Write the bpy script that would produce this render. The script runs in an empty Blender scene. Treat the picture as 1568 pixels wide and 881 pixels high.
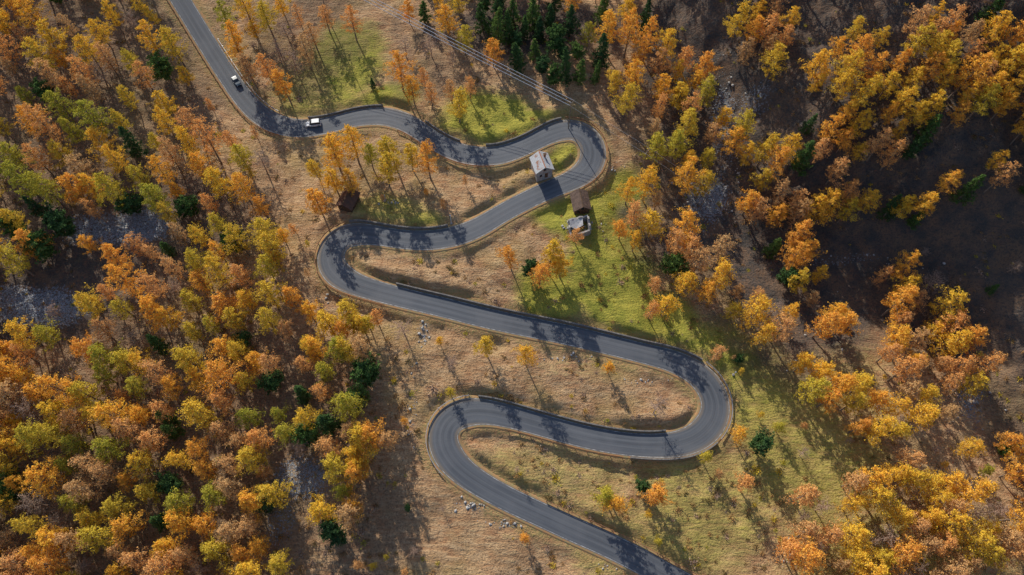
import bpy, bmesh, math, numpy as np
from mathutils import Vector, Matrix
rng=np.random.default_rng(7)
SC=bpy.context.scene
# ------------------------------------------------------------ camera maths
T=math.radians(26.0); TF=math.tan(math.radians(36.5)); CAMH=176.0
def rays(P):
    P=np.atleast_2d(np.array(P,float))
    u=(P[:,0]-784)/784*TF; v=(440.5-P[:,1])/784*TF
    d=np.stack([u, v*math.cos(T)+math.sin(T), v*math.sin(T)-math.cos(T)],1)
    return d
# ------------------------------------------------------------ noise
TAB=rng.random((256,256))
def vn(x,y,s,seed=0):
    x=np.asarray(x,float)/s+seed*17.3; y=np.asarray(y,float)/s+seed*31.7
    xi=np.floor(x).astype(int); yi=np.floor(y).astype(int)
    fx=x-xi; fy=y-yi; fx=fx*fx*(3-2*fx); fy=fy*fy*(3-2*fy)
    a=TAB[xi%256,yi%256]; b=TAB[(xi+1)%256,yi%256]; c=TAB[xi%256,(yi+1)%256]; d=TAB[(xi+1)%256,(yi+1)%256]
    return (a*(1-fx)+b*fx)*(1-fy)+(c*(1-fx)+d*fx)*fy*1.0-0.5
def sstep(a,b,x):
    t=np.clip((x-a)/(b-a),0,1); return t*t*(3-2*t)
# ------------------------------------------------------------ base relief
G=0.12
def plane_hit(P):
    d=rays(P); # z=G*(y-90)
    t=(CAMH+G*90)/(G*d[:,1]-d[:,2])
    return np.stack([d[:,0]*t,d[:,1]*t],1)
RAV=plane_hit([(930,-120),(1010,60),(1075,150),(1110,230),(1120,300),(1190,350),(1300,395),(1420,455),(1500,550),(1600,690)])
a=RAV[0]+(RAV[0]-RAV[1])*6; b=RAV[-1]+(RAV[-1]-RAV[-2])*8
RAV=np.vstack([a,RAV,b])
def ravdist(x,y):
    best=np.full(x.shape,1e9); sg=np.ones(x.shape)
    for i in range(len(RAV)-1):
        A=RAV[i];B=RAV[i+1];e=B-A;L=(e**2).sum()
        t=np.clip(((x-A[0])*e[0]+(y-A[1])*e[1])/L,0,1)
        dx=x-A[0]-t*e[0]; dy=y-A[1]-t*e[1]
        d=np.hypot(dx,dy); cr=e[0]*dy-e[1]*dx
        m=d<best; best=np.where(m,d,best); sg=np.where(m,np.where(cr>0,1,-1),sg)
    return best*sg
def hb(x,y):
    x=np.asarray(x,float);y=np.asarray(y,float)
    far=np.clip(np.hypot(x,y-90)-330,0,None)
    h=G*(np.clip(y,-200,400)-90)
    d=ravdist(x,y)
    sp=6*np.log1p(np.exp(np.clip((d-2)/6,-30,30)))
    sp=np.where(d>150,d-2,sp)
    h=h-7*np.exp(-(d/20)**2)+ 56*(1-np.exp(-sp*0.78/56))
    h=h+6*vn(x,y,70,1)+0.09*np.clip(-x-70,0,260)
    # distant mountainsides
    h=h+0.35*np.clip(far,0,900)*(0.6+vn(x,y,300,5))
    return h
def cast(P,fn,off=0.0):
    d=rays(P); n=len(d); lo=np.full(n,40.0); hi=np.full(n,900.0)
    ts=np.linspace(60,900,220); hit=np.full(n,900.0); prev=np.full(n,60.0); done=np.zeros(n,bool)
    for t in ts:
        z=CAMH+d[:,2]*t; below=z<fn(d[:,0]*t,d[:,1]*t)+off
        new=below&~done; hi[new]=t; lo[new]=prev[new]; done|=below; prev[:]=t
    for _ in range(14):
        m=(lo+hi)/2; z=CAMH+d[:,2]*m; bl=z<fn(d[:,0]*m,d[:,1]*m)+off
        hi=np.where(bl,m,hi); lo=np.where(bl,lo,m)
    return np.stack([d[:,0]*hi,d[:,1]*hi],1)
# ------------------------------------------------------------ road path
RP=[(200,-150),(235,-80),(265,-20),(290,22),(318,68),(346,112),(375,153),(405,181),(438,195),(472,197),(510,190),(550,180),(590,178),(625,189),(657,210),(690,229),(725,239),(765,238),(805,224),(838,207),(868,197),(895,204),(909,228),(903,256),(880,275),(845,289),(810,305),(770,326),(735,347),(700,361),(660,368),(620,367),(580,361),(545,358),(519,366),(506,388),(510,412),(532,430),(570,444),(620,457),(680,471),(740,486),(800,499),(860,511),(920,525),(980,540),(1030,553),(1068,572),(1091,600),(1096,632),(1078,662),(1045,679),(1000,683),(950,679),(900,670),(850,657),(800,643),(755,632),(718,630),(690,641),(677,665),(684,694),(707,721),(742,745),(785,768),(832,790),(880,812),(930,834),(980,859),(1030,887),(1085,915),(1200,975),(1300,1040)]
W=cast(RP,hb)
def catmull(W,k=24):
    out=[]
    for i in range(len(W)-1):
        p0=W[max(i-1,0)];p1=W[i];p2=W[i+1];p3=W[min(i+2,len(W)-1)]
        for j in range(k):
            t=j/k
            out.append(0.5*((2*p1)+(-p0+p2)*t+(2*p0-5*p1+4*p2-p3)*t*t+(-p0+3*p1-3*p2+p3)*t**3))
    out.append(W[-1]); return np.array(out)
def smooth(A,s):
    k=np.arange(-3*s,3*s+1); g=np.exp(-(k/s)**2/2); g/=g.sum()
    A=np.asarray(A,float); pad=np.concatenate([np.repeat(A[:1],3*s,0),A,np.repeat(A[-1:],3*s,0)])
    if A.ndim==1: return np.convolve(pad,g,'valid')
    return np.stack([np.convolve(pad[:,i],g,'valid') for i in range(A.shape[1])],1)
C=catmull(W); s=np.r_[0,np.cumsum(np.hypot(*np.diff(C,axis=0).T))]
n=int(s[-1]); S=np.linspace(0,s[-1],n); C=np.stack([np.interp(S,s,C[:,0]),np.interp(S,s,C[:,1])],1)
C=smooth(C,2)
TG=np.gradient(C,axis=0); TG/=np.linalg.norm(TG,axis=1)[:,None]
NR=np.stack([-TG[:,1],TG[:,0]],1)
ang=np.unwrap(np.arctan2(TG[:,1],TG[:,0])); K=smooth(np.abs(np.gradient(ang)),4)
HW=3.05+0.9*np.clip(K*12,0,1)
RZ=smooth(hb(C[:,0],C[:,1]),7)
def roaddist(x,y):
    x=np.asarray(x,float);y=np.asarray(y,float); sh=x.shape; x=x.ravel();y=y.ravel()
    D=np.full(x.size,1e3,np.float32); I=np.zeros(x.size,int)
    c=C.astype(np.float32)
    sel=np.where((x>C[:,0].min()-30)&(x<C[:,0].max()+30)&(y>C[:,1].min()-30)&(y<C[:,1].max()+30))[0]
    for k in range(0,len(sel),20000):
        q=sel[k:k+20000]
        d=(x[q,None].astype(np.float32)-c[None,:,0])**2+(y[q,None].astype(np.float32)-c[None,:,1])**2
        i=d.argmin(1); I[q]=i; D[q]=np.sqrt(d[np.arange(len(q)),i])
    return D.reshape(sh),I.reshape(sh)
def terrain(x,y):
    x=np.asarray(x,float);y=np.asarray(y,float)
    D,I=roaddist(x,y); e=D-HW[I]
    rv=ravdist(x,y)
    rough=1+2.0*sstep(-10,20,rv)
    det=(1.6*vn(x,y,14,2)+0.9*vn(x,y,5,3)+0.45*vn(x,y,2.2,4)+0.18*vn(x,y,1.0,6))*rough
    nat=hb(x,y)+det
    side=(x-C[I,0])*NR[I,0]+(y-C[I,1])*NR[I,1]
    north=np.sign(side*NR[I,1])
    nat=nat+north*(0.5+.9*vn(x,y,9,15))*np.exp(-((e-3.5)/3.0)**2)*np.abs(NR[I,1])
    w=sstep(0.9,3.4+2.2*vn(x,y,6,16),e)
    return (RZ[I]-0.25)*(1-w)+nat*w
# ------------------------------------------------------------ material helpers
def mat(name):
    m=bpy.data.materials.new(name); m.use_nodes=True; nt=m.node_tree
    b=nt.nodes['Principled BSDF']; b.inputs['Roughness'].default_value=0.9
    b.inputs['Specular IOR Level'].default_value=0.2
    return m,nt,b
def noise(nt,scale,detail=4,vec=None,rough=0.6):
    n=nt.nodes.new('ShaderNodeTexNoise'); n.inputs['Scale'].default_value=scale
    n.inputs['Detail'].default_value=detail; n.inputs['Roughness'].default_value=rough
    if vec is not None: nt.links.new(vec,n.inputs['Vector'])
    return n
def ramp(nt,fac,stops):
    r=nt.nodes.new('ShaderNodeValToRGB'); e=r.color_ramp.elements
    while len(e)<len(stops): e.new(0.5)
    for i,(p,c) in enumerate(stops):
        e[i].position=p; e[i].color=(c,c,c,1) if not hasattr(c,'__len__') else (*c,1)
    nt.links.new(fac,r.inputs[0]); return r.outputs[0]
def mix(nt,fac,a,b,mode='MIX'):
    m=nt.nodes.new('ShaderNodeMix'); m.data_type='RGBA'; m.blend_type=mode
    for k,v in ((0,fac),(6,a),(7,b)):
        if isinstance(v,(int,float)): m.inputs[k].default_value=v
        elif isinstance(v,tuple): m.inputs[k].default_value=(*v,1)
        else: nt.links.new(v,m.inputs[k])
    return m.outputs[2]
def math_(nt,op,a,b=0.0):
    m=nt.nodes.new('ShaderNodeMath'); m.operation=op
    for k,v in ((0,a),(1,b)):
        if isinstance(v,(int,float)): m.inputs[k].default_value=v
        else: nt.links.new(v,m.inputs[k])
    return m.outputs[0]
def bump(nt,b,h,st=0.5,dist=0.3):
    n=nt.nodes.new('ShaderNodeBump'); n.inputs['Strength'].default_value=st; n.inputs['Distance'].default_value=dist
    nt.links.new(h,n.inputs['Height']); nt.links.new(n.outputs[0],b.inputs['Normal'])
def simple(name,c1,c2,sc=2.0,rough=0.9,spec=0.2,metal=0,bst=0.3):
    m,nt,b=mat(name); g=nt.nodes.new('ShaderNodeNewGeometry')
    nz=noise(nt,sc,3,g.outputs['Position'])
    nt.links.new(mix(nt,ramp(nt,nz.outputs[0],[(0.35,0.0),(0.65,1.0)]),c1,c2),b.inputs['Base Color'])
    b.inputs['Roughness'].default_value=rough; b.inputs['Specular IOR Level'].default_value=spec; b.inputs['Metallic'].default_value=metal
    if bst: bump(nt,b,nz.outputs[0],bst,0.05)
    return m
def mesh_obj(name,V,F,mats=(),mi=None,link=True,smooth_=False):
    me=bpy.data.meshes.new(name); me.from_pydata([tuple(v) for v in V],[],[tuple(f) for f in F]); 
    for m in mats: me.materials.append(m)
    if mi is not None: me.polygons.foreach_set('material_index',np.array(mi,dtype=np.int32))
    if smooth_: me.polygons.foreach_set('use_smooth',np.ones(len(F),bool))
    me.update()
    o=bpy.data.objects.new(name,me)
    if link: SC.collection.objects.link(o)
    return o
def np_mesh(name,V,Q):
    me=bpy.data.meshes.new(name); V=np.asarray(V,np.float32); Q=np.asarray(Q,np.int32)
    me.vertices.add(len(V)); me.vertices.foreach_set('co',V.ravel())
    k=Q.shape[1]; me.loops.add(Q.size); me.loops.foreach_set('vertex_index',Q.ravel())
    me.polygons.add(len(Q)); me.polygons.foreach_set('loop_start',np.arange(len(Q),dtype=np.int32)*k)
    me.polygons.foreach_set('loop_total',np.full(len(Q),k,np.int32))
    return me
# ------------------------------------------------------------ ground
def axis(lo,hi,st,far):
    a=list(np.arange(lo,hi+st/2,st)); g=st
    up=[a[-1]]; 
    while up[-1]<far: g*=1.18; up.append(up[-1]+g)
    g=st; dn=[a[0]]
    while dn[-1]>-far: g*=1.18; dn.append(dn[-1]-g)
    return np.array(dn[:0:-1]+a+up[1:])
ax=axis(-235,235,0.8,4000); ay=axis(-10,255,0.8,4000)
X,Y=np.meshgrid(ax,ay); x=X.ravel();y=Y.ravel(); z=terrain(x,y)
nx,ny=len(ax),len(ay)
i=np.arange(nx-1);j=np.arange(ny-1); I_,J_=np.meshgrid(i,j); q=(J_*nx+I_).ravel()
Q=np.stack([q,q+1,q+nx+1,q+nx],1)
me=np_mesh('ground',np.stack([x,y,z],1),Q)
me.polygons.foreach_set('use_smooth',np.ones(len(Q),bool)); me.update()
def blobs(L,x,y,soft=0.45):
    out=np.zeros(x.size)
    cen=cast([(b[0],b[1]) for b in L],hb)
    nz=vn(x,y,12,11)*0.9+vn(x,y,4,12)*0.5
    for b,c in zip(L,cen):
        sc=0.185; rx=b[2]*sc; ry=b[3]*sc*1.15; r=np.sqrt(((x-c[0])/rx)**2+((y-c[1])/ry)**2)+nz*0.5
        out=np.maximum(out,(1-sstep(1-soft,1+soft,r))*(b[4] if len(b)>4 else 1))
    return out
GREEN=[(740,180,75,45,1),(800,190,70,25,.9),(535,95,60,80,.75),(600,150,60,25,.8),(865,238,30,28,.9),(940,440,75,70,1),(1000,490,80,50,1),(930,350,50,60,1),(870,330,60,40,.85),(850,460,60,50,.8),(960,290,35,40,.8),(1090,540,80,50,.75),(600,320,60,25,.55),(650,335,40,15,.6),(1230,690,110,90,.5),(1080,780,120,90,.45),(850,740,130,60,.35),(1150,600,70,80,.55),(1350,870,150,80,.42),(1000,830,100,60,.42),(900,560,100,25,.2),(1300,560,80,80,.3),(470,130,60,60,.55)]
SOIL_SHADE=[(1330,330,330,200,1),(1300,60,330,160,1),(1060,60,90,110,.9),(1090,230,70,90,.8),(1480,450,130,90,1),(80,420,210,110,.85),(60,150,280,230,.58),(230,330,150,90,.7),(250,560,280,120,.45),(120,780,260,200,.55),(420,790,90,80,.5),(330,620,220,130,.52),(820,40,220,60,.8),(640,120,60,60,.45),(470,60,120,110,.45),(560,240,90,50,.35),(1560,620,60,100,.6),(560,820,80,80,.4),(1020,330,60,60,.35),(1600,200,120,260,1),(380,330,60,80,.3)]  # dark forest soil, with the ravine slope's shade painted into its colour
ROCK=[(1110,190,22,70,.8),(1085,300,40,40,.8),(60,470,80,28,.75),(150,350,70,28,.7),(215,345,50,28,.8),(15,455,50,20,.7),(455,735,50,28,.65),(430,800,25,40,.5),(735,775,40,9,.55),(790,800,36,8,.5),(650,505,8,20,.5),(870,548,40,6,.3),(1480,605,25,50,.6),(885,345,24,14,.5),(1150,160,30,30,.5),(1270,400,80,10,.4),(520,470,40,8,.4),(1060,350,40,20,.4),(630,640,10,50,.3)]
mg=blobs(GREEN,x,y,.5); md=blobs(SOIL_SHADE,x,y,.4); mr=blobs(ROCK,x,y,.6)
rv=ravdist(x,y); md=np.maximum(md,sstep(-2,14,rv)*(1-sstep(100,116,rv+8*vn(x,y,20,9))))  # slope beyond the ravine: shade put into the ground colour
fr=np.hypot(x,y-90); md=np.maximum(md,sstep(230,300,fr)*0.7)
D,I=roaddist(x,y); ver=1-sstep(1.0,3.0,D-HW[I]+2.6*vn(x,y,3,14))
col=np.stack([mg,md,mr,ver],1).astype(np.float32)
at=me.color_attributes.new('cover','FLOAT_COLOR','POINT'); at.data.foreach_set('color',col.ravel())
ground=bpy.data.objects.new('ground',me); SC.collection.objects.link(ground)
m,nt,b=mat('ground_mat')
g=nt.nodes.new('ShaderNodeNewGeometry'); P=g.outputs['Position']
ca=nt.nodes.new('ShaderNodeVertexColor'); ca.layer_name='cover'
sp=nt.nodes.new('ShaderNodeSeparateColor'); nt.links.new(ca.outputs[0],sp.inputs[0])
mp=nt.nodes.new('ShaderNodeMapping'); mp.inputs['Scale'].default_value=(0.28,1.0,1.0); mp.inputs['Rotation'].default_value=(0,0,0.22); nt.links.new(P,mp.inputs[0])
n1=noise(nt,0.05,3,P); n2=noise(nt,0.9,4,mp.outputs[0],0.7); n3=noise(nt,1.8,3,P,0.75); n4=noise(nt,0.22,4,P,0.65); n5=noise(nt,6,1,P,0.8)
tan=mix(nt,ramp(nt,n4.outputs[0],[(0.35,0.),(0.65,1.)]),(0.35,0.185,0.095),(0.46,0.295,0.155))
tan=mix(nt,ramp(nt,n2.outputs[0],[(0.44,0.),(0.64,.7)]),tan,(0.58,0.41,0.24))
tan=mix(nt,ramp(nt,n3.outputs[0],[(0.48,0.),(0.64,.75)]),tan,(0.19,0.11,0.06))
tan=mix(nt,ramp(nt,n1.outputs[0],[(0.5,0.),(0.66,.45)]),tan,(0.30,0.24,0.08))
grn=mix(nt,ramp(nt,n4.outputs[0],[(0.35,0.),(0.6,1.)]),(0.22,0.225,0.035),(0.39,0.345,0.06))
grn=mix(nt,ramp(nt,n3.outputs[0],[(0.5,0.),(0.66,.5)]),grn,(0.14,0.155,0.03))
soil_shade=mix(nt,ramp(nt,n4.outputs[0],[(0.38,0.),(0.62,1.)]),(0.066,0.062,0.062),(0.17,0.11,0.075))  # forest soil tone, darkened to carry painted shade
soil_shade=mix(nt,ramp(nt,n3.outputs[0],[(0.5,0.),(0.62,.8)]),soil_shade,(0.040,0.048,0.055))  # bluish grey of the painted slope shade
soil_shade=mix(nt,ramp(nt,n5.outputs[0],[(0.56,0.),(0.68,.5)]),soil_shade,(0.26,0.165,0.085))
roc=mix(nt,ramp(nt,n5.outputs[0],[(0.42,0.),(0.58,1.)]),(0.09,0.095,0.105),(0.38,0.41,0.46))
def soft(ch,n,k=0.7):
    return math_(nt,'ADD',ch,math_(nt,'MULTIPLY',math_(nt,'SUBTRACT',n.outputs[0],0.5),k))
c=mix(nt,ramp(nt,soft(sp.outputs[0],n2,.9),[(0.15,0.),(0.75,1.)]),tan,grn)
c=mix(nt,ramp(nt,soft(sp.outputs[1],n4,.9),[(0.2,0.),(0.8,1.)]),c,soil_shade)
c=mix(nt,ramp(nt,soft(sp.outputs[2],n3,2.2),[(0.5,0.),(0.7,1.)]),c,roc)
c=mix(nt,math_(nt,'MULTIPLY',ca.outputs['Alpha'],0.75),c,mix(nt,ramp(nt,n3.outputs[0],[(0.4,0.),(0.6,1.)]),(0.38,0.21,0.10),(0.27,0.24,0.095)))
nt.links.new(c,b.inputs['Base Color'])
hh=math_(nt,'ADD',n3.outputs[0],math_(nt,'MULTIPLY',n2.outputs[0],1.2))
bump(nt,b,hh,0.85,0.65)
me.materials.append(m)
# ------------------------------------------------------------ road
def sweep(name,prof,idx,mats,mi,z0=RZ,side=None,smooth_=False,parent=None,uv=False,closed=False):
    V=[];F=[];M=[]
    k=None
    for i in idx:
        pr=prof(i); k=len(pr)
        for o,dz in pr: V.append((C[i,0]+NR[i,0]*o,C[i,1]+NR[i,1]*o,z0[i]+dz))
    L=len(idx); kk=k if closed else k-1
    for a in range(L-1):
        for j in range(kk):
            j2=(j+1)%k
            F.append((a*k+j,(a+1)*k+j,(a+1)*k+j2,a*k+j2)); M.append(mi[j] if hasattr(mi,'__len__') else mi)
    if closed:
        F.append(tuple(range(k))); F.append(tuple((L-1)*k+j for j in range(k)[::-1])); M+= [mi,mi]
    o=mesh_obj(name,V,F,mats,M,smooth_=smooth_)
    if uv:
        u=o.data.uv_layers.new(name='UVMap'); vi=np.zeros(len(o.data.loops),np.int32); o.data.loops.foreach_get('vertex_index',vi)
        uvv=np.array([(prof(i)[j][0],S[i]) for i in idx for j in range(k)])
        u.data.foreach_set('uv',uvv[vi].astype(np.float32).ravel())
    bm=bmesh.new(); bm.from_mesh(o.data); bmesh.ops.recalc_face_normals(bm,faces=bm.faces); bm.to_mesh(o.data); bm.free()
    return o
am,nt,b=mat('asphalt')
tc=nt.nodes.new('ShaderNodeUVMap'); tc.uv_map='UVMap'; sx=nt.nodes.new('ShaderNodeSeparateXYZ'); nt.links.new(tc.outputs[0],sx.inputs[0])
g=nt.nodes.new('ShaderNodeNewGeometry'); P=g.outputs['Position']
mp=nt.nodes.new('ShaderNodeMapping'); mp.inputs['Scale'].default_value=(1.3,0.04,1); nt.links.new(tc.outputs[0],mp.inputs[0])
ns=noise(nt,1.0,4,mp.outputs[0]); nb=noise(nt,0.09,3,P); nf=noise(nt,5,2,P,.8)
c=mix(nt,ramp(nt,ns.outputs[0],[(0.35,0.),(0.65,1.)]),(0.066,0.075,0.092),(0.096,0.107,0.128))
c=mix(nt,ramp(nt,nb.outputs[0],[(0.45,0.),(0.62,.5)]),c,(0.122,0.130,0.148))
c=mix(nt,ramp(nt,nf.outputs[0],[(0.5,0.),(0.7,.3)]),c,(0.055,0.060,0.07))
au=math_(nt,'ABSOLUTE',sx.outputs[0]); 
c=mix(nt,ramp(nt,math_(nt,'ADD',au,math_(nt,'MULTIPLY',nb.outputs[0],0.3)),[(0.2,.35),(0.34,0.)]),c,(0.05,0.053,0.06))
wp=math_(nt,'ABSOLUTE',math_(nt,'SUBTRACT',math_(nt,'ABSOLUTE',math_(nt,'SUBTRACT',au,1.55)),.72))
c=mix(nt,ramp(nt,wp,[(0.05,.28),(0.35,0.)]),c,(0.15,0.157,0.17))
c=mix(nt,ramp(nt,math_(nt,'ADD',math_(nt,'MULTIPLY',au,.3),math_(nt,'MULTIPLY',math_(nt,'SUBTRACT',ns.outputs[0],.5),.3)),[(0.80,0.),(1.0,.7)]),c,(0.20,0.16,0.12))
nt.links.new(c,b.inputs['Base Color']); b.inputs['Roughness'].default_value=0.75; b.inputs['Specular IOR Level'].default_value=0.3
verge=simple('gravel_verge',(0.38,0.20,0.095),(0.27,0.22,0.11),1.2)
white=simple('worn_white_paint',(0.50,0.50,0.49),(0.12,0.125,0.135),0.9,0.7,0.3,0,0)
pwhite=simple('white_paint',(0.75,0.75,0.73),(0.6,0.6,0.58),0.9,0.6,0.3,0,0)
allidx=list(range(n))
road=sweep('mountain_road',lambda i:[(-HW[i]-1.2,-.5),(-HW[i]-.45,-.05),(-HW[i],.0),(-HW[i]*.5,.03),(0,.05),(HW[i]*.5,.03),(HW[i],.0),(HW[i]+.45,-.05),(HW[i]+1.2,-.5)],allidx,[am,verge],[1,1,0,0,0,0,1,1],uv=True)
for sd in (-1,1):
    o=sweep('edge_line',lambda i:[(sd*(HW[i]-.30),.022),(sd*(HW[i]-.17),.016)],allidx,[white],0); o.parent=road
# ------------------------------------------------------------ parapets & rails
stone=simple('parapet_stone',(0.12,0.115,0.115),(0.22,0.205,0.19),1.5,0.9,0.2,0,.6)
corten=simple('rusty_steel',(0.26,0.11,0.05),(0.36,0.18,0.09),3,0.7,0.4,0,.2)
galv=simple('galvanised_steel',(0.35,0.36,0.38),(0.5,0.5,0.52),3,0.5,0.5,.6,.1)
def ridx(p):
    w=cast([p],hb)[0]; return int(np.argmin(np.hypot(C[:,0]-w[0],C[:,1]-w[1])))
def parapet(p0,p1,sd,h=.75,th=.35,name='stone_parapet_wall'):
    i0,i1=ridx(p0),ridx(p1)
    return sweep(name,lambda i:[(sd*(HW[i]+.25),-.6),(sd*(HW[i]+.25),h),(sd*(HW[i]+.25+th),h+.02),(sd*(HW[i]+.25+th),-1.6)],list(range(i0,i1)),[stone],0,closed=True)
def rail(p0,p1,sd,m=corten,name='guard_rail'):
    i0,i1=ridx(p0),ridx(p1); idx=list(range(i0,i1))
    e=bpy.data.objects.new(name,None); SC.collection.objects.link(e)
    r=sweep('beam',lambda i:[(sd*(HW[i]+.45),.40),(sd*(HW[i]+.42),.55),(sd*(HW[i]+.45),.80),(sd*(HW[i]+.56),.80),(sd*(HW[i]+.56),.40)],idx,[m],0,closed=True); r.parent=e
    V=[];F=[]
    for i in idx[::3]:
        c=C[i]+NR[i]*sd*(HW[i]+.66); b0=len(V)
        for zz in (-.6,.78):
            for a,b_ in((-.07,-.07),(.07,-.07),(.07,.07),(-.07,.07)): V.append((c[0]+a,c[1]+b_,RZ[i]+zz))
        F+=[(b0,b0+1,b0+5,b0+4),(b0+1,b0+2,b0+6,b0+5),(b0+2,b0+3,b0+7,b0+6),(b0+3,b0,b0+4,b0+7),(b0+4,b0+5,b0+6,b0+7)]
    p=mesh_obj('posts',V,F,[m]); p.parent=e
parapet((745,239),(868,197),1,.8)
rail((869,197),(875,277),1)
parapet((690,364),(535,360),-1,.95)
rail((530,361),(600,452),-1)
parapet((600,452),(1068,572),1,.95)
rail((1069,573),(1080,660),1,galv)
parapet((1078,662),(960,680),1,.9)
rail((955,679),(770,636),1)
parapet((1020,682),(725,629),-1,.9)
rail((722,629),(700,715),-1,galv)
rail((265,-20),(440,195),-1)
parapet((470,198),(590,178),1,.7)
rail((620,188),(760,238),-1)
parapet((640,198),(700,233),1,.7)
rail((320,70),(420,188),1,galv)
rail((830,790),(1085,915),1)
# ------------------------------------------------------------ foliage materials
def leafmat(name,stops,tr=0.3):
    m=bpy.data.materials.new(name); m.use_nodes=True; nt=m.node_tree; nt.nodes.clear()
    out=nt.nodes.new('ShaderNodeOutputMaterial'); oi=nt.nodes.new('ShaderNodeObjectInfo')
    g=nt.nodes.new('ShaderNodeNewGeometry')
    nl=noise(nt,0.9,0,g.outputs['Position'],.7)
    f=math_(nt,'ADD',math_(nt,'MULTIPLY',oi.outputs['Random'],0.9),math_(nt,'MULTIPLY',math_(nt,'SUBTRACT',nl.outputs[0],0.45),0.6))
    c=ramp(nt,f,stops)
    d=nt.nodes.new('ShaderNodeBsdfDiffuse'); t=nt.nodes.new('ShaderNodeBsdfTranslucent'); ms=nt.nodes.new('ShaderNodeMixShader')
    nt.links.new(c,d.inputs[0]); nt.links.new(c,t.inputs[0]); ms.inputs[0].default_value=tr
    nt.links.new(d.outputs[0],ms.inputs[1]); nt.links.new(t.outputs[0],ms.inputs[2]); nt.links.new(ms.outputs[0],out.inputs[0])
    return m
GOLD=leafmat('larch_gold',[(0.0,(0.68,0.50,0.065)),(0.3,(0.86,0.56,0.065)),(0.65,(0.90,0.50,0.075)),(1.0,(0.84,0.42,0.09))],.34)
LIME=leafmat('larch_yellow_green',[(0.0,(0.42,0.41,0.06)),(0.5,(0.64,0.50,0.065)),(1.0,(0.80,0.54,0.07))],.32)
RUST=leafmat('larch_rust',[(0.0,(0.60,0.39,0.18)),(0.5,(0.76,0.42,0.16)),(1.0,(0.84,0.42,0.12))],.32)
SPR=leafmat('conifer_green',[(0.0,(0.05,0.10,0.04)),(0.6,(0.085,0.15,0.04)),(1.0,(0.14,0.21,0.05))],.12)
BARE=leafmat('bare_twig',[(0.0,(0.32,0.24,0.19)),(1.0,(0.46,0.31,0.23))],.1)
OLIVE=leafmat('undergrowth_leaf',[(0.0,(0.15,0.12,0.045)),(0.5,(0.34,0.20,0.09)),(1.0,(0.52,0.30,0.11))],.15)
BARK=simple('bark',(0.15,0.115,0.09),(0.27,0.22,0.18),4,0.95,.1,0,0)
def tube(V,F,p0,p1,r0,r1,k=4):
    p0=np.array(p0,float);p1=np.array(p1,float); d=p1-p0; d/=np.linalg.norm(d)+1e-9
    a=np.cross(d,[0,0,1.0]); 
    if np.linalg.norm(a)<.1: a=np.cross(d,[1.0,0,0])
    a/=np.linalg.norm(a); b=np.cross(d,a); s0=len(V)
    for p,r in((p0,r0),(p1,r1)):
        for j in range(k):
            t=2*math.pi*j/k; V.append(p+r*(math.cos(t)*a+math.sin(t)*b))
    for j in range(k): F.append((s0+j,s0+(j+1)%k,s0+k+(j+1)%k,s0+k+j))
def quads(cen,size,r,asp=(0.45,1.0),flat=0.0,nrm=None):
    m=len(cen); a=r.normal(size=(m,3)); b=r.normal(size=(m,3))
    if nrm is not None:
        nn=nrm+r.normal(size=(m,3))*.7; nn/=np.linalg.norm(nn,axis=1)[:,None]+1e-9
        a-=(a*nn).sum(1)[:,None]*nn
        a/=np.linalg.norm(a,axis=1)[:,None]+1e-9; b=np.cross(nn,a)
    else:
        a/=np.linalg.norm(a,axis=1)[:,None]
        b-=(a*b).sum(1)[:,None]*a; b/=np.linalg.norm(b,axis=1)[:,None]+1e-9
    sz=size*r.uniform(.6,1.4,(m,1)); as_=r.uniform(asp[0],asp[1],(m,1))
    a=a*sz; b=b*sz*as_
    return np.stack([cen+a,cen+b*r.uniform(.6,1,(m,1)),cen-a,cen-b],1).reshape(-1,3)
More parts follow.
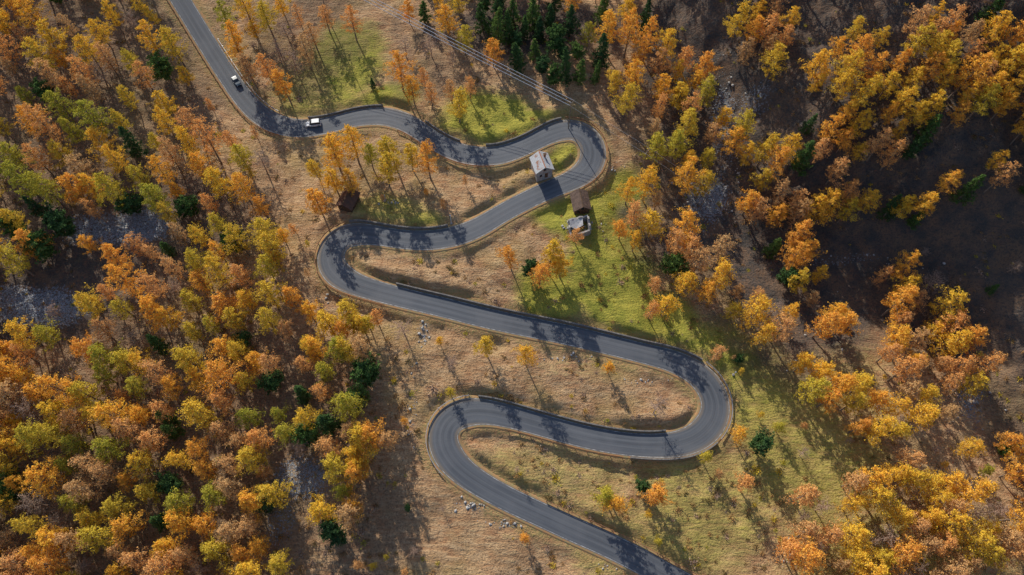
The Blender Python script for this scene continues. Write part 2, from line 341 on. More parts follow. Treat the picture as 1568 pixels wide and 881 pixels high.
def tree(name,seed,H,R,leaf,nl=52,per=72,base=.27,ls=.175,shape='larch',twig=True):
    r=np.random.default_rng(seed); V=[];F=[]; 
    bend=r.normal(size=2)*0.35; 
    def ctr(t): return np.array([bend[0]*t*t+.12*math.sin(5*t+seed),bend[1]*t*t+.12*math.cos(4*t+seed),H*t])
    r0=H*0.014+.04
    ts=np.linspace(0,1,6)
    for a,b in zip(ts[:-1],ts[1:]): tube(V,F,ctr(a)-np.array([0,0,.5 if a==0 else 0]),ctr(b),r0*(1-a)**.8+.02,r0*(1-b)**.8+.02,6)
    cen=[]
    lob=r.uniform(0,6.28,3)
    for i in range(nl):
        u=(i+r.uniform(0,1))/nl; t=base+(0.985-base)*u
        if shape=='larch': pr=min(1,.5+2.4*u)*(1-u)**.55*1.02+.05
        elif shape=='spruce': pr=(1-u)**.75*min(1,.6+3*u)+.04
        else: pr=math.sqrt(max(0,1-(2*u-0.85)**2*.75))*.95
        az=i*2.39996+r.normal()*.4
        L=R*pr*r.uniform(.6,1.2)*(1+.18*math.cos(2*az+lob[0])+.12*math.cos(3*az+lob[1]))
        up={'larch':r.uniform(-.05,.5),'spruce':r.uniform(-.35,.1),'round':r.uniform(.2,.9)}[shape]
        d=np.array([math.cos(az),math.sin(az),up]); p0=ctr(t); p1=p0+d*L*.55; p2=p1+np.array([d[0],d[1],up*.4+.1])*L*.5
        tube(V,F,p0,p1,.02+L*.014,.015+L*.008,3); tube(V,F,p1,p2,.015+L*.008,.01,3)
        nt_=max(2,int(2+L*1.1)); m=int(per*(0.35+L/R))
        tw=[(p0,p1),(p1,p2)]
        for k in range(nt_):
            s=r.uniform(.25,1); q=p0+(p1-p0)*min(1,s*2) if s<.5 else p1+(p2-p1)*(s*2-1)
            a2=az+r.choice([-1,1])*r.uniform(.5,1.3)
            q2=q+np.array([math.cos(a2),math.sin(a2),r.uniform(-.25,.35)])*L*.36*r.uniform(.5,1.2)
            tube(V,F,q,q2,.02,.008,3); tw.append((q,q2))
        for k in range(m):
            A,B=tw[r.integers(1,len(tw))] if r.random()>.12 else tw[0]
            s=r.random()**.8; cen.append(A+(B-A)*s+r.normal(size=3)*np.array([.16,.16,.12])*(.5+R*.22))
    nb=len(F); Vt=np.array(V); Ft=[tuple(f) for f in F]
    cen=np.array(cen)
    c0=np.array([bend[0]*.4,bend[1]*.4,H*(base+.35*(1-base))]); nn=(cen-c0)/np.array([R,R,H*.4]); nn/=np.linalg.norm(nn,axis=1)[:,None]+1e-9
    lv=quads(cen,ls,r,nrm=nn)
    fb=np.arange(len(lv)).reshape(-1,4)+len(Vt)
    AV=np.vstack([Vt,lv]); AF=np.vstack([np.array(Ft),fb]); mi=np.r_[np.zeros(nb,int),np.ones(len(fb),int)]
    me=np_mesh(name,AV,AF); me.materials.append(BARK if leaf is not BARE else BARE); me.materials.append(leaf)
    me.polygons.foreach_set('material_index',mi.astype(np.int32)); me.update(); me.validate()
    return me
MS={'gold':[],'lime':[],'rust':[],'spruce':[],'bare':[],'pine':[]}
for i in range(6): MS['gold'].append(tree('larch_gold_mesh',10+i,14+i*.7,3.8+.25*(i%3),GOLD))
for i in range(3): MS['lime'].append(tree('larch_lime_mesh',30+i,14.5+i,3.9,LIME))
for i in range(4): MS['rust'].append(tree('larch_rust_mesh',40+i,14.5+i*.8,3.7+.2*(i%2),RUST,per=50))
for i in range(3): MS['spruce'].append(tree('spruce_mesh',50+i,13+i,2.9,SPR,nl=80,per=60,base=.08,ls=.2,shape='spruce'))
for i in range(3): MS['pine'].append(tree('pine_mesh',60+i,8.5+i*.6,3.2,SPR,nl=60,per=85,base=.15,ls=.22,shape='round'))
for i in range(3): MS['bare'].append(tree('bare_mesh',70+i,9+i,3.2,BARE,nl=46,per=26,base=.2,ls=.09,shape='round'))
NM={'gold':'larch_tree','lime':'larch_tree','rust':'larch_tree','spruce':'spruce_tree','pine':'pine_tree','bare':'bare_tree'}
CH={'gold':10,'lime':10,'rust':10,'spruce':7,'pine':4.5,'bare':5}
# ------------------------------------------------------------ planting
def plant(pts,kinds,coll,scl):
    pts=np.array(pts,float); base=np.zeros((len(pts),2))
    hs=np.array([CH[k] for k in kinds])*np.array(scl)
    for h in np.unique(np.round(hs)):
        s_=np.round(hs)==h; base[s_]=cast(pts[s_],hb,h)
    D,I=roaddist(base[:,0],base[:,1]); ok=(D-HW[I])>1.6
    zz=terrain(base[:,0],base[:,1]); rv=ravdist(base[:,0],base[:,1])
    for p,k,z_,o_,s_,r_ in zip(base,kinds,zz,ok,scl,rv):
        if not o_ : continue
        s_=s_*(1-.18*min(1,max(0,r_/60)))
        ms=MS[k]; me=ms[rng.integers(len(ms))]
        o=bpy.data.objects.new(NM[k],me); coll.objects.link(o)
        o.location=(p[0],p[1],z_-.1); o.rotation_euler=(rng.normal()*.03,rng.normal()*.03,rng.uniform(0,6.28))
        o.scale=(s_*rng.uniform(.92,1.1),)*2+(s_*rng.uniform(.9,1.15),)
def inpoly(P,poly):
    x,y=P[:,0],P[:,1]; c=np.zeros(len(P),bool); j=len(poly)-1
    for i in range(len(poly)):
        xi,yi=poly[i];xj,yj=poly[j]
        m=((yi>y)!=(yj>y))&(x<(xj-xi)*(y-yi)/(yj-yi+1e-9)+xi); c^=m; j=i
    return c
FL=[(-260,-200),(225,-200),(240,-20),(262,60),(290,120),(300,180),(345,205),(400,225),(410,260),(380,290),(420,330),(415,400),(440,450),(520,470),(585,480),(575,520),(520,560),(500,600),(590,660),(575,700),(530,760),(560,800),(440,850),(380,900),(400,1010),(-260,1010)]
FR=[(640,-160),(1000,-160),(1000,10),(1000,60),(990,100),(920,95),(860,110),(800,90),(740,70),(640,30)]
CLEAR=[(60,430,110,36),(130,345,80,24),(20,470,60,34),(215,350,56,24),(90,390,50,34),(455,735,42,44),(440,810,50,50),(130,420,45,34),(180,500,24,24),(110,500,44,24),(290,590,20,20),(560,700,20,30)]
CL=[# cx,cy,rx,ry,mix
(840,88,46,30,'S'),(800,35,50,30,'S'),(900,95,30,24,'S'),(760,20,24,18,'S'),
(1060,190,62,58,'L'),(990,120,50,40,'G'),(900,30,100,40,'M'),(1175,50,50,55,'R'),(1350,110,120,70,'G'),(1480,60,95,60,'R'),(1500,120,65,50,'G'),(1270,215,58,36,'M'),(1390,205,52,26,'M'),(1175,240,32,28,'R'),(1200,310,60,20,'R'),(1300,310,45,20,'G'),(1390,320,36,18,'M'),(1470,290,22,16,'M'),(1525,255,24,22,'R'),(1065,268,34,16,'G'),(985,305,28,45,'R'),(972,352,20,20,'G'),(1040,372,22,26,'R'),(1085,415,38,40,'R'),(1133,460,34,28,'R'),(1008,450,22,42,'R'),(1210,372,36,38,'M'),(1238,440,24,28,'R'),(1190,495,28,30,'R'),(1375,420,34,24,'R'),(1425,470,52,46,'R'),(1385,535,36,34,'R'),(1430,590,58,46,'R'),(1478,545,30,30,'R'),(1285,490,24,22,'R'),(1252,562,24,18,'R'),(1290,602,64,22,'L'),(1345,640,40,34,'G'),(1330,752,34,26,'R'),(1388,722,18,18,'R'),(1448,752,42,28,'R'),(1510,815,80,46,'R'),(1440,850,56,32,'R'),(1300,835,70,30,'R'),(1240,782,28,26,'R'),(1230,832,26,20,'R'),(1400,800,30,20,'R'),(1370,870,60,20,'R'),(1560,700,18,40,'G'),(1500,690,14,10,'R'),(650,110,45,52,'R'),(690,135,30,30,'R'),(620,80,25,25,'G'),(610,235,48,26,'G'),(560,230,24,20,'G'),(545,262,20,16,'L'),(495,250,24,30,'G'),(490,300,10,12,'G'),(430,105,26,28,'R'),(455,55,28,32,'R'),(362,40,24,40,'L'),(372,90,18,14,'G'),(425,15,22,18,'L'),(480,25,26,20,'R'),(540,38,16,18,'R'),(660,12,40,18,'M'),(1640,100,60,180,'G'),(1650,800,60,120,'G'),(1400,-70,250,40,'G'),(1100,-60,120,40,'R'),(1000,65,28,24,'G'),(1530,20,20,14,'S'),(1120,200,22,25,'G'),(1440,150,50,30,'G'),(1300,950,250,30,'G'),(1060,95,30,25,'R')]
MIX={'G':(['gold','rust','lime','spruce'],[.80,.07,.10,.03]),'L':(['gold','lime','rust'],[.57,.35,.08]),'R':(['rust','gold','bare'],[.44,.46,.10]),'M':(['gold','lime','spruce','rust'],[.45,.15,.28,.12]),'S':(['spruce','pine'],[.7,.3]),
 'F':(['gold','lime','rust','spruce','bare','pine'],[.53,.18,.19,.03,.05,.02])}
def poisson(cand,dmin,taken):
    acc=[]
    for p in cand:
        ok=True
        for t in taken:
            if abs(t[0]-p[0])<dmin and abs(t[1]-p[1])<dmin and (t[0]-p[0])**2+(t[1]-p[1])**2<dmin*dmin: ok=False;break
        if ok: acc.append(tuple(p)); taken.append(tuple(p))
    return acc
taken=[]; fp=[];fk=[];fs=[]
for (cx,cy,rx,ry,mx) in CL:
    a=rng.uniform(0,6.28,260); r_=np.sqrt(rng.uniform(0,1,260)); cand=np.stack([cx+rx*r_*np.cos(a),cy+ry*r_*np.sin(a)],1)
    ac=poisson(cand,21 if mx=='S' else 27,taken)
    ks,pr=MIX[mx]
    for p in ac: fp.append(p); fk.append(ks[rng.choice(len(ks),p=pr)]); fs.append(.6+.48*rng.random()**.8)
cand=np.stack([rng.uniform(-260,620,15000),rng.uniform(-200,1010,15000)],1)
cand=cand[inpoly(cand,FL)]
keep=np.ones(len(cand),bool)
for (cx,cy,rx,ry) in CLEAR: keep&=(((cand[:,0]-cx)/rx)**2+((cand[:,1]-cy)/ry)**2>1)
dn=vn(cand[:,0],cand[:,1],60,21)+.5*vn(cand[:,0],cand[:,1],25,22); keep&=dn>-.36
cand=cand[keep]
ac=poisson(cand,29.5,taken); ks,pr=MIX['F']
gn=vn(np.array([p[0] for p in ac]),np.array([p[1] for p in ac]),55,23)
for p,g_ in zip(ac,gn):
    fp.append(p); k=ks[rng.choice(len(ks),p=pr)]
    if g_>.24 and k=='gold': k='lime'
    if g_<-.22 and k=='gold' and rng.random()<.6: k='rust'
    fk.append(k); fs.append(.62+.46*rng.random())
cand=np.stack([rng.uniform(640,1000,1500),rng.uniform(-160,110,1500)],1); cand=cand[inpoly(cand,FR)]
ks,pr=MIX['M']
for p in poisson(cand,28,taken): fp.append(p); fk.append(ks[rng.choice(len(ks),p=pr)]); fs.append(rng.uniform(.62,.95))
for p in poisson(np.stack([rng.uniform(1130,1600,60),rng.uniform(0,520,60)],1),44,taken): fp.append(p); fk.append(['bare','spruce','bare'][rng.integers(3)]); fs.append(rng.uniform(.35,.6))
# saplings on the open slopes
for cx,cy,rx,ry,nn in [(370,230,60,50,7),(450,380,25,60,5),(640,300,60,20,4),(1180,600,60,60,5),(1400,680,120,60,8),(600,820,90,60,7),(1050,820,60,40,3),(660,580,40,60,3),(330,130,20,60,4),(1100,700,20,40,2)]:
    for p in poisson(np.stack([rng.uniform(cx-rx,cx+rx,nn),rng.uniform(cy-ry,cy+ry,nn)],1),22,taken): fp.append(p); fk.append(['gold','bare','rust','lime'][rng.integers(4)]); fs.append(rng.uniform(.22,.5))
fc=bpy.data.collections.new('larch_forest_trees'); plant(fp,fk,fc,fs)
e=bpy.data.objects.new('larch_forest',None); e.instance_type='COLLECTION'; e.instance_collection=fc; SC.collection.objects.link(e)
SOLO=[(783,393,'gold',.75),(842,390,'gold',.95),(828,415,'gold',.85),(860,405,'gold',.85),(812,413,'pine',.7),(884,361,'rust',.6),(743,528,'lime',.72),(805,546,'gold',.7),(932,563,'gold',.45),(930,757,'lime',.8),(944,772,'gold',.7),(1008,755,'gold',.82),(986,744,'pine',.6),(803,824,'gold',.4),(1030,408,'pine',1.0),(1161,681,'pine',.95),(1133,664,'gold',.65),(1145,738,'rust',.75),(618,505,'bare',1.0),(692,556,'bare',.6),(1005,625,'bare',.95),(620,645,'gold',.3),(562,572,'pine',1.25),(548,612,'pine',1.0),(535,612,'pine',.6),(472,672,'pine',1.0),(410,768,'pine',1.0),(535,782,'rust',1.0),(546,680,'gold',1.0),(565,672,'gold',.9),(590,672,'rust',.85),(545,712,'gold',.75),(545,140,'lime',.75),(1100,540,'rust',.6),(1131,550,'pine',.4),(1285,482,'pine',.55),(1207,428,'pine',.8),(1540,686,'pine',.6),(1228,695,'bare',.5),(535,495,'gold',.8),(560,490,'lime',.7),(712,272,'rust',.35),(570,130,'spruce',.35),(430,360,'gold',.6),(420,395,'gold',.6),(255,380,'spruce',.6),(360,375,'pine',.9),(55,375,'pine',1.3),(95,345,'pine',1.1),(20,350,'pine',1.0),(20,748,'pine',1.0),(360,535,'lime',.9),(530,540,'gold',.9),(480,535,'gold',.8),(575,485,'rust',.7),(255,640,'spruce',.8),(625,778,'pine',.3),(1098,760,'bare',.3),(792,720,'bare',.3)]
plant([(a,b_) for a,b_,_,_ in SOLO],[k for _,_,k,_ in SOLO],SC.collection,[s_ for *_,s_ in SOLO])
# ------------------------------------------------------------ undergrowth (one instanced mass)
SH=[]
for i in range(5):
    r=np.random.default_rng(90+i); a=r.normal(size=(70,3))*np.array([.55,.55,.22]); a[:,2]=np.abs(a[:,2])+.1
    V=quads(a,.17,r); mm=np_mesh('shrub_mesh',V,np.arange(len(V)).reshape(-1,4)); mm.materials.append([OLIVE,OLIVE,BARE,OLIVE,LIME][i]); mm.update(); SH.append(mm)
uc=bpy.data.collections.new('undergrowth_shrubs')
P_=np.stack([rng.uniform(-20,1590,3600),rng.uniform(-20,900,3600)],1); B=cast(P_,hb); D,I=roaddist(B[:,0],B[:,1]); zz=terrain(B[:,0],B[:,1])
cov=vn(B[:,0],B[:,1],18,31)
for p,d_,i_,z_,c_ in zip(B,D,I,zz,cov):
    if d_-HW[i_]<1.3 or c_<-.12: continue
    o=bpy.data.objects.new('shrub',SH[rng.integers(5)]); uc.objects.link(o); s_=rng.uniform(.3,.9)*(1 if rng.random()<.94 else 1.6)
    o.location=(p[0],p[1],z_-.05); o.rotation_euler=(0,0,rng.uniform(0,6.28)); o.scale=(s_,s_,s_)
e=bpy.data.objects.new('undergrowth',None); e.instance_type='COLLECTION'; e.instance_collection=uc; SC.collection.objects.link(e)
# ------------------------------------------------------------ rocks (one mass)
ROK=[(735,774,36,6,60),(790,800,30,5,50),(648,508,6,18,35),(870,548,36,4,22),(975,585,40,4,18),(1480,605,16,40,60),(1108,170,14,50,100),(1085,300,30,30,90),(1128,240,10,50,60),(885,347,20,9,35),(520,455,40,14,20),(60,470,70,16,60),(180,345,70,16,60),(455,735,30,14,24),(1320,400,80,10,24),(632,640,8,50,20),(600,310,20,8,14),(940,262,8,16,10),(1205,850,8,20,10),(930,868,16,4,8),(1240,520,40,60,18),(1500,600,60,60,20)]
RP_=[];RS=[]
for cx,cy,rx,ry,nn in ROK:
    RP_+=[(cx+rng.normal()*rx*.7,cy+rng.normal()*ry*.7) for _ in range(nn)]; RS+=list(.12+.42*rng.random(nn)**2.2)
B=cast(RP_,hb); D,I=roaddist(B[:,0],B[:,1]); zz=terrain(B[:,0],B[:,1])
bm=bmesh.new(); bmesh.ops.create_icosphere(bm,subdivisions=1,radius=1); iv=np.array([v.co[:] for v in bm.verts]); fi=np.array([[v.index for v in f.verts] for f in bm.faces]); bm.free()
VV=[];FF=[];k=0
for p,d_,i_,z_,s_ in zip(B,D,I,zz,RS):
    if d_-HW[i_]<1.0: continue
    v=iv*(1+rng.normal(size=(len(iv),1))*.18)*np.array([1,rng.uniform(.6,1),rng.uniform(.45,.8)])*s_; a=rng.uniform(0,6.28); c_,s2=math.cos(a),math.sin(a)
    v=v@np.array([[c_,s2,0],[-s2,c_,0],[0,0,1]]); VV.append(v+np.array([p[0],p[1],z_+.1*s_])); FF.append(fi+k); k+=len(iv)
rk=np_mesh('rock_scree',np.vstack(VV),np.vstack(FF)); rk.materials.append(simple('limestone',(0.26,0.255,0.25),(0.46,0.45,0.43),2,.9,.2,0,.4)); rk.update()
SC.collection.objects.link(bpy.data.objects.new('rock_scree',rk))
# ------------------------------------------------------------ building helpers
def box(name,c,s,m,parent,rot=0,bev=0.0):
    bm=bmesh.new(); bmesh.ops.create_cube(bm,size=1); bmesh.ops.scale(bm,vec=s,verts=bm.verts)
    if bev: bmesh.ops.bevel(bm,geom=bm.edges[:],offset=bev,segments=1,affect='EDGES')
    me=bpy.data.meshes.new(name); bm.to_mesh(me); bm.free(); me.materials.append(m); o=bpy.data.objects.new(name,me); SC.collection.objects.link(o)
    o.location=c; o.rotation_euler=(0,0,rot); o.parent=parent; return o
def sheetroof(name,L,Wd,ze,zr,m,parent,over=.5,th=.14):
    V=[];F=[]
    hx=Wd/2+over; hy=L/2+over; drop=(zr-ze)*over/(Wd/2)
    for sx in(-1,1):
        b0=len(V)
        for yy in(-hy,hy):
            V+=[(0+sx*.002,yy,zr+th),(sx*hx,yy,ze-drop+th),(sx*hx,yy,ze-drop),(0+sx*.002,yy,zr)]
        F+=[(b0,b0+4,b0+5,b0+1),(b0+1,b0+5,b0+6,b0+2),(b0+2,b0+6,b0+7,b0+3),(b0,b0+1,b0+2,b0+3),(b0+4,b0+7,b0+6,b0+5)]
    o=mesh_obj(name,V,F,[m]); o.parent=parent; return o
def house(name,px,L,Wd,wh,rh,wallm,roofm,rotz,doorm,trim,chim=None):
    w=cast([px],hb)[0]; z_=float(terrain(w[:1],w[1:])[0])
    e=bpy.data.objects.new(name,None); SC.collection.objects.link(e); e.location=(w[0],w[1],z_); e.rotation_euler=(0,0,rotz)
    hx,hy=Wd/2,L/2
    V=[(-hx,-hy,-1.5),(hx,-hy,-1.5),(hx,hy,-1.5),(-hx,hy,-1.5),(-hx,-hy,wh),(hx,-hy,wh),(hx,hy,wh),(-hx,hy,wh),(0,-hy,wh+rh),(0,hy,wh+rh)]
    F=[(0,1,5,8,4),(1,2,6,5),(2,3,7,9,6),(3,0,4,7)]
    o=mesh_obj('walls',V,F,[wallm]); o.parent=e
    sheetroof('roof',L,Wd,wh,wh+rh,roofm,e)
    box('ridge_cap',(0,0,wh+rh+.17),(.3,L+1.02,.08),trim,e)
    box('door',(0.6,-hy-.03,1.0),(.95,.08,2.0),doorm,e)
    box('door_frame',(0.6,-hy-.015,2.08),(1.2,.1,.14),trim,e)
    for k,(xx,zz_) in enumerate(((-1.1,1.5),(0,wh+.25))):
        box('window_%d'%(k+1),(xx,-hy-.02,zz_),(.7,.06,.8),glass,e); box('sill_%d'%(k+1),(xx,-hy-.05,zz_-.46),(.9,.16,.08),trim,e)
    for k,yy in enumerate((-L*.22,L*.22)):
        for sx in(-1,1): box('side_window_%d'%(k+1),(sx*(hx+.02),yy,1.5),(.06,.7,.8),glass,e); box('side_sill',(sx*(hx+.05),yy,1.04),(.16,.9,.08),trim,e)
    if chim: box('chimney',(chim[0],chim[1],wh+rh*.75),(.6,.6,1.7),trim,e,0,.03); box('chimney_cap',(chim[0],chim[1],wh+rh*.75+.9),(.78,.78,.1),doorm,e)
    return e
glass=simple('dark_glass',(0.02,0.025,0.03),(0.03,0.035,0.045),1,.12,.6,0,0)
plaster=simple('old_plaster',(0.42,0.41,0.40),(0.26,0.25,0.24),1.2)
timber=simple('dark_timber',(0.07,0.045,0.03),(0.13,0.08,0.05),3)
def stripes(name,c1,c2,c3,sc=3.0,ns_=1.1,lo_=.47,hi_=.53):
    m,nt,b=mat(name); tc=nt.nodes.new('ShaderNodeTexCoord'); w=nt.nodes.new('ShaderNodeTexWave'); w.bands_direction='Y'; w.inputs['Scale'].default_value=sc; w.inputs['Distortion'].default_value=.5
    nt.links.new(tc.outputs['Object'],w.inputs[0]); nz=noise(nt,ns_,4,tc.outputs['Object'])
    c=mix(nt,ramp(nt,nz.outputs[0],[(lo_,0.),(hi_,1.)]),c1,c2); c=mix(nt,ramp(nt,w.outputs[0],[(0.1,.8),(.35,0.)]),c,c3)
    nt.links.new(c,b.inputs['Base Color']); bump(nt,b,w.outputs[0],.5,.06); b.inputs['Roughness'].default_value=.65; return m
roofA=stripes('sheet_roof_grey_rust',(0.50,0.52,0.55),(0.34,0.15,0.09),(0.18,0.17,0.17),.8,.45,.56,.62)
roofR=simple('rust_sheet',(0.36,0.11,0.06),(0.30,0.16,0.10),2)
roofB=stripes('brown_tile_roof',(0.12,0.08,0.065),(0.17,0.115,0.09),(0.05,0.035,0.03),4)
house('roadside_stone_house',(829,262),5.4,4.8,3.8,1.8,plaster,roofA,math.radians(17),timber,roofR,(1.2,1.3))
house('brown_roof_cabin',(888,315),5.6,4.4,2.8,1.6,timber,roofB,math.radians(8),timber,timber)
house('forest_cabin',(535,312),5.4,4.2,2.6,1.5,timber,simple('rusty_roof',(0.15,0.075,0.05),(0.09,0.06,0.05),2),math.radians(-18),timber,timber,(1,1))
w=cast([(886,352)],hb)[0]; z_=float(terrain(w[:1],w[1:])[0]); e=bpy.data.objects.new('ruined_stone_shed',None); SC.collection.objects.link(e); e.location=(w[0],w[1],z_); e.rotation_euler=(0,0,.15)
rubble=simple('rubble_stone',(0.36,0.35,0.34),(0.20,0.19,0.19),2.2)
def ruinwall(name,p0,p1,hs,th=.5):
    p0=np.array(p0,float);p1=np.array(p1,float); d=(p1-p0)/np.linalg.norm(p1-p0); nn=np.array([-d[1],d[0]])*th/2; V=[];F=[]; k=len(hs)
    for i,h in enumerate(hs):
        p=p0+(p1-p0)*i/(k-1)
        for s_ in(-1,1): V+=[(p[0]+s_*nn[0],p[1]+s_*nn[1],-1),(p[0]+s_*nn[0],p[1]+s_*nn[1],h)]
    for i in range(k-1):
        a=i*4;b_=a+4; F+=[(a,b_,b_+1,a+1),(a+2,a+3,b_+3,b_+2),(a+1,b_+1,b_+3,a+3)]
    F+=[(0,1,3,2),(k*4-4,k*4-2,k*4-1,k*4-3)]
    o=mesh_obj(name,V,F,[rubble]); o.parent=e
ruinwall('back_wall',(-2.8,2.2),(2.8,2.2),[1.8,2.4,2.1,2.9,2.5,3.0])
ruinwall('left_wall',(-2.8,1.9),(-2.8,-2.2),[1.8,1.2,1.5,.8,.5])
ruinwall('right_wall',(2.8,1.9),(2.8,-2.2),[3.0,3.3,2.6,2.9,2.2])
ruinwall('front_wall',(-1.0,-2.2),(2.5,-2.2),[.6,1.1,1.6,2.1])
V=[(-2.6,1.9,2.1),(1.2,1.9,2.6),(1.0,-.4,2.3),(-1.2,-.9,1.3),(-2.6,.2,1.4)]; o=mesh_obj('broken_roof_slab',V+[(a,b_,c_-.15) for a,b_,c_ in V],[(0,1,2,3,4),(9,8,7,6,5),(0,5,6,1),(1,6,7,2),(2,7,8,3),(3,8,9,4),(4,9,5,0)],[simple('slate',(0.30,0.31,0.33),(0.45,0.45,0.46),2)]); o.parent=e
# ------------------------------------------------------------ utility poles & wires
woodp=simple('pole_wood',(0.16,0.13,0.10),(0.26,0.22,0.18),3); wirem=simple('wire_metal',(0.7,0.7,0.7),(0.8,0.8,0.8),1,.5,.5,0,0)
tops=[]
def pole(px,h=10,az=0.0):
    w=cast([px],hb,h)[0]; z_=float(terrain(w[:1],w[1:])[0]); e=bpy.data.objects.new('utility_pole',None); SC.collection.objects.link(e); e.location=(w[0],w[1],z_); e.rotation_euler=(0,0,az)
    V=[];F=[]; tube(V,F,(0,0,-1),(0,0,h),.17,.11,8); o=mesh_obj('mast',V,F,[woodp]); o.parent=e
    box('crossarm',(0,0,h-.4),(2.6,.14,.16),woodp,e)
    for k,xx in enumerate((-1.15,0,1.15)):
        V=[];F=[]; tube(V,F,(xx,0,h-.32),(xx,0,h-.05+(.2 if xx==0 else 0)),.07,.05,6); q=mesh_obj('insulator_%d'%(k+1),V,F,[plaster]); q.parent=e
    c_,s_=math.cos(az),math.sin(az); tops.append([(w[0]+xx*c_,w[1]+xx*s_,z_+h-.05) for xx in(-1.15,0,1.15)])
LA=math.radians(50)
for p,h in [((480,-48),20),((875,155),12),((992,230),11),((1085,292),11)]: pole(p,h,LA)
V=[];F=[]
for gi,(a,b_) in enumerate(zip(tops[:-1],tops[1:])):
    for k in ((0,1,2) if gi==0 else (0,2)):
        p=np.array(a[k]);q_=np.array(b_[k]); L=np.linalg.norm(q_-p); sag=L*.006; pr=p; rr=.08 if gi==0 else .022
        for j in range(1,17):
            t=j/16; c_=p+(q_-p)*t; c_[2]-=4*sag*t*(1-t); tube(V,F,pr,c_,rr,rr,4); pr=c_
mesh_obj('power_line',V,F,[wirem])
def post(px,h,name='marker_post',m=None):
    w=cast([px],hb)[0]; z_=float(terrain(w[:1],w[1:])[0]); e=bpy.data.objects.new(name,None); SC.collection.objects.link(e); e.location=(w[0],w[1],z_)
    V=[];F=[]; tube(V,F,(0,0,-.3),(0,0,h),.11,.09,8); o=mesh_obj('shaft',V,F,[pwhite]); o.parent=e; box('cap',(0,0,h+.06),(.34,.34,.12),galv,e); box('base',(0,0,.08),(.6,.6,.3),rubble,e)
post((691,341),4.5); post((1122,575),2.2); post((590,305),2.0)
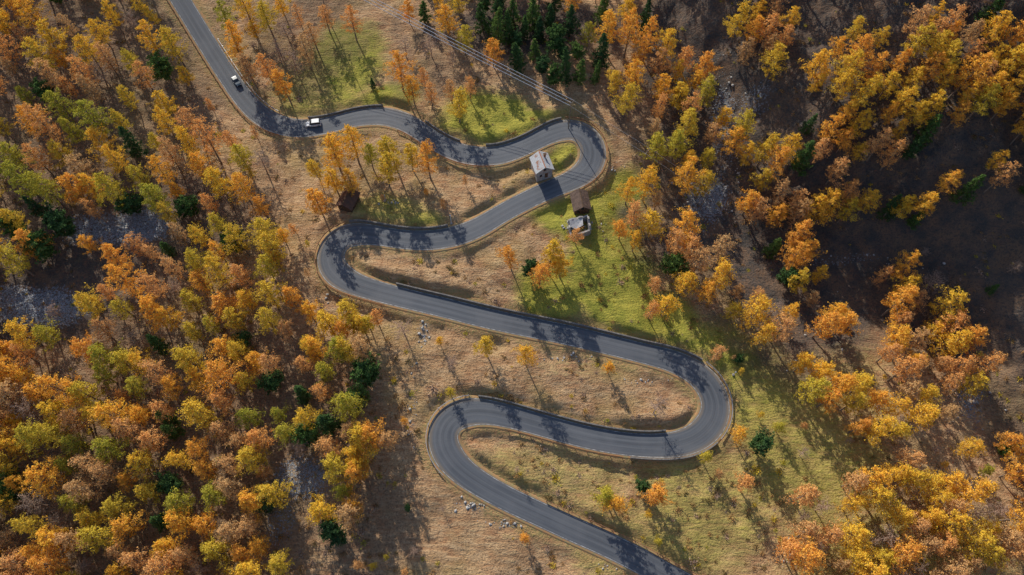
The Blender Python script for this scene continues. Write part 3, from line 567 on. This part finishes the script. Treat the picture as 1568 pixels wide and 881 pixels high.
# ------------------------------------------------------------ cars
tyre=simple('tyre',(0.015,0.015,0.015),(0.03,0.03,0.03),3); 
redm=simple('red_lens',(0.35,0.02,0.02),(0.3,0.02,0.02),1,.3,.5,0,0)
def carpaint(name,c):
    m,nt,b=mat(name); b.inputs['Base Color'].default_value=(*c,1); b.inputs['Roughness'].default_value=.35; b.inputs['Specular IOR Level'].default_value=.5; b.inputs['Coat Weight'].default_value=.5; return m
def car(name,px,paint,L=4.4,Wd=1.85,van=False,lane=0,flip=False):
    i=ridx(px); c=C[i]+NR[i]*lane; az=math.atan2(TG[i,1],TG[i,0])+(math.pi if flip else 0)
    e=bpy.data.objects.new(name,None); SC.collection.objects.link(e); e.location=(c[0],c[1],RZ[i]+.04); e.rotation_euler=(0,0,az); hw=Wd/2
    def loft(nm,st,m):
        V=[];F=[]
        for x_,w_,zb,zt,wt in st: V+=[(x_,-w_,zb),(x_,-w_*1.0,(zb+zt)/2),(x_,-wt,zt),(x_,wt,zt),(x_,w_,(zb+zt)/2),(x_,w_,zb)]
        for a in range(len(st)-1):
            for j in range(6): F.append((a*6+j,a*6+(j+1)%6,(a+1)*6+(j+1)%6,(a+1)*6+j))
        F+=[tuple(range(6))[::-1],tuple((len(st)-1)*6+j for j in range(6))]
        o=mesh_obj(nm,V,F,[m]); o.parent=e
        bm=bmesh.new(); bm.from_mesh(o.data); bmesh.ops.recalc_face_normals(bm,faces=bm.faces); bm.to_mesh(o.data); bm.free()
        bv=o.modifiers.new('b','BEVEL'); bv.width=.05; bv.segments=2; return o
    l=L/2
    loft('body',[(-l,hw*.84,.38,.85,hw*.76),(-l+.15,hw*.96,.28,.98,hw*.88),(-l+.8,hw,.24,1.0,hw*.93),(l-1.3,hw,.24,.98,hw*.93),(l-.5,hw*.97,.26,.88,hw*.86),(l-.08,hw*.86,.32,.74,hw*.74),(l,hw*.78,.36,.66,hw*.66)],paint)
    zt=1.85 if van else 1.46; xb=-l+.12 if van else -l+.45
    loft('greenhouse',[(xb,hw*.86,.9,.97,hw*.84),(xb+.3,hw*.88,.9,zt-.08,hw*.74),(l-2.05,hw*.88,.9,zt-.06,hw*.74),(l-1.2,hw*.86,.9,.97,hw*.82)],glass)
    loft('roof',[(xb+.25,hw*.80,zt-.1,zt-.02,hw*.76),(xb+.6,hw*.82,zt-.1,zt+.02,hw*.78),(l-2.2,hw*.82,zt-.1,zt+.01,hw*.78),(l-1.95,hw*.79,zt-.12,zt-.04,hw*.74)],paint)
    for k,(xx,yy) in enumerate(((-l+.85,1),(-l+.85,-1),(l-.85,1),(l-.85,-1))):
        V=[];F=[]; tube(V,F,(xx,yy*(hw-.22),.34),(xx,yy*(hw+.01),.34),.34,.34,16); F.append(tuple(range(16,32))); F.append(tuple(range(15,-1,-1)))
        o=mesh_obj('wheel_%d'%(k+1),V,F,[tyre]); o.parent=e
        V=[];F=[]; tube(V,F,(xx,yy*(hw-.02),.34),(xx,yy*(hw+.02),.34),.2,.19,12); F.append(tuple(range(12,24))); o=mesh_obj('hub_%d'%(k+1),V,F,[galv]); o.parent=e
    for yy in(-1,1):
        box('headlight',(l-.06,yy*hw*.58,.62),(.12,.34,.14),pwhite,e,0,.02); box('tail_light',(-l+.03,yy*hw*.62,.78),(.08,.26,.16),redm,e,0,.02); box('mirror',(l-1.55,yy*(hw+.1),1.02),(.14,.22,.15),paint,e,0,.03)
car('silver_van',(480,196),carpaint('silver_white_paint',(0.6,0.62,0.64)),4.7,1.95,True,1.0,True)
car('blue_car',(360,128),carpaint('dark_blue_paint',(0.02,0.05,0.08)),4.2,1.8,False,1.2,False)
# ------------------------------------------------------------ light, sky, camera
EL=math.radians(32); AZ=math.radians(-25)  # from +Y, clockwise positive
Sd=Vector((math.sin(AZ)*math.cos(EL),math.cos(AZ)*math.cos(EL),math.sin(EL)))
ld=bpy.data.lights.new('sun','SUN'); ld.energy=5.0; ld.angle=math.radians(.5); ld.color=(1,.92,.78)
lo=bpy.data.objects.new('sun',ld); SC.collection.objects.link(lo); lo.rotation_euler=Sd.to_track_quat('Z','Y').to_euler(); lo.location=(0,0,300)
wd=bpy.data.worlds.new('World'); SC.world=wd; wd.use_nodes=True; nt=wd.node_tree
sk=nt.nodes.new('ShaderNodeTexSky'); sk.sky_type='NISHITA'; sk.sun_disc=False; sk.sun_elevation=EL; sk.sun_rotation=AZ
bg=nt.nodes['Background']; nt.links.new(sk.outputs[0],bg.inputs[0]); bg.inputs[1].default_value=.15
cd=bpy.data.cameras.new('camera'); cd.sensor_width=36; cd.lens=18/TF; cd.clip_end=9000; cd.clip_start=1
co=bpy.data.objects.new('camera',cd); SC.collection.objects.link(co); co.location=(0,0,CAMH); co.rotation_euler=(T,0,0); SC.camera=co
SC.view_settings.view_transform='Standard'; SC.view_settings.look='None'; SC.view_settings.exposure=0
print('trees',len(fp),'road n',n,'road z',RZ.min(),RZ.max())
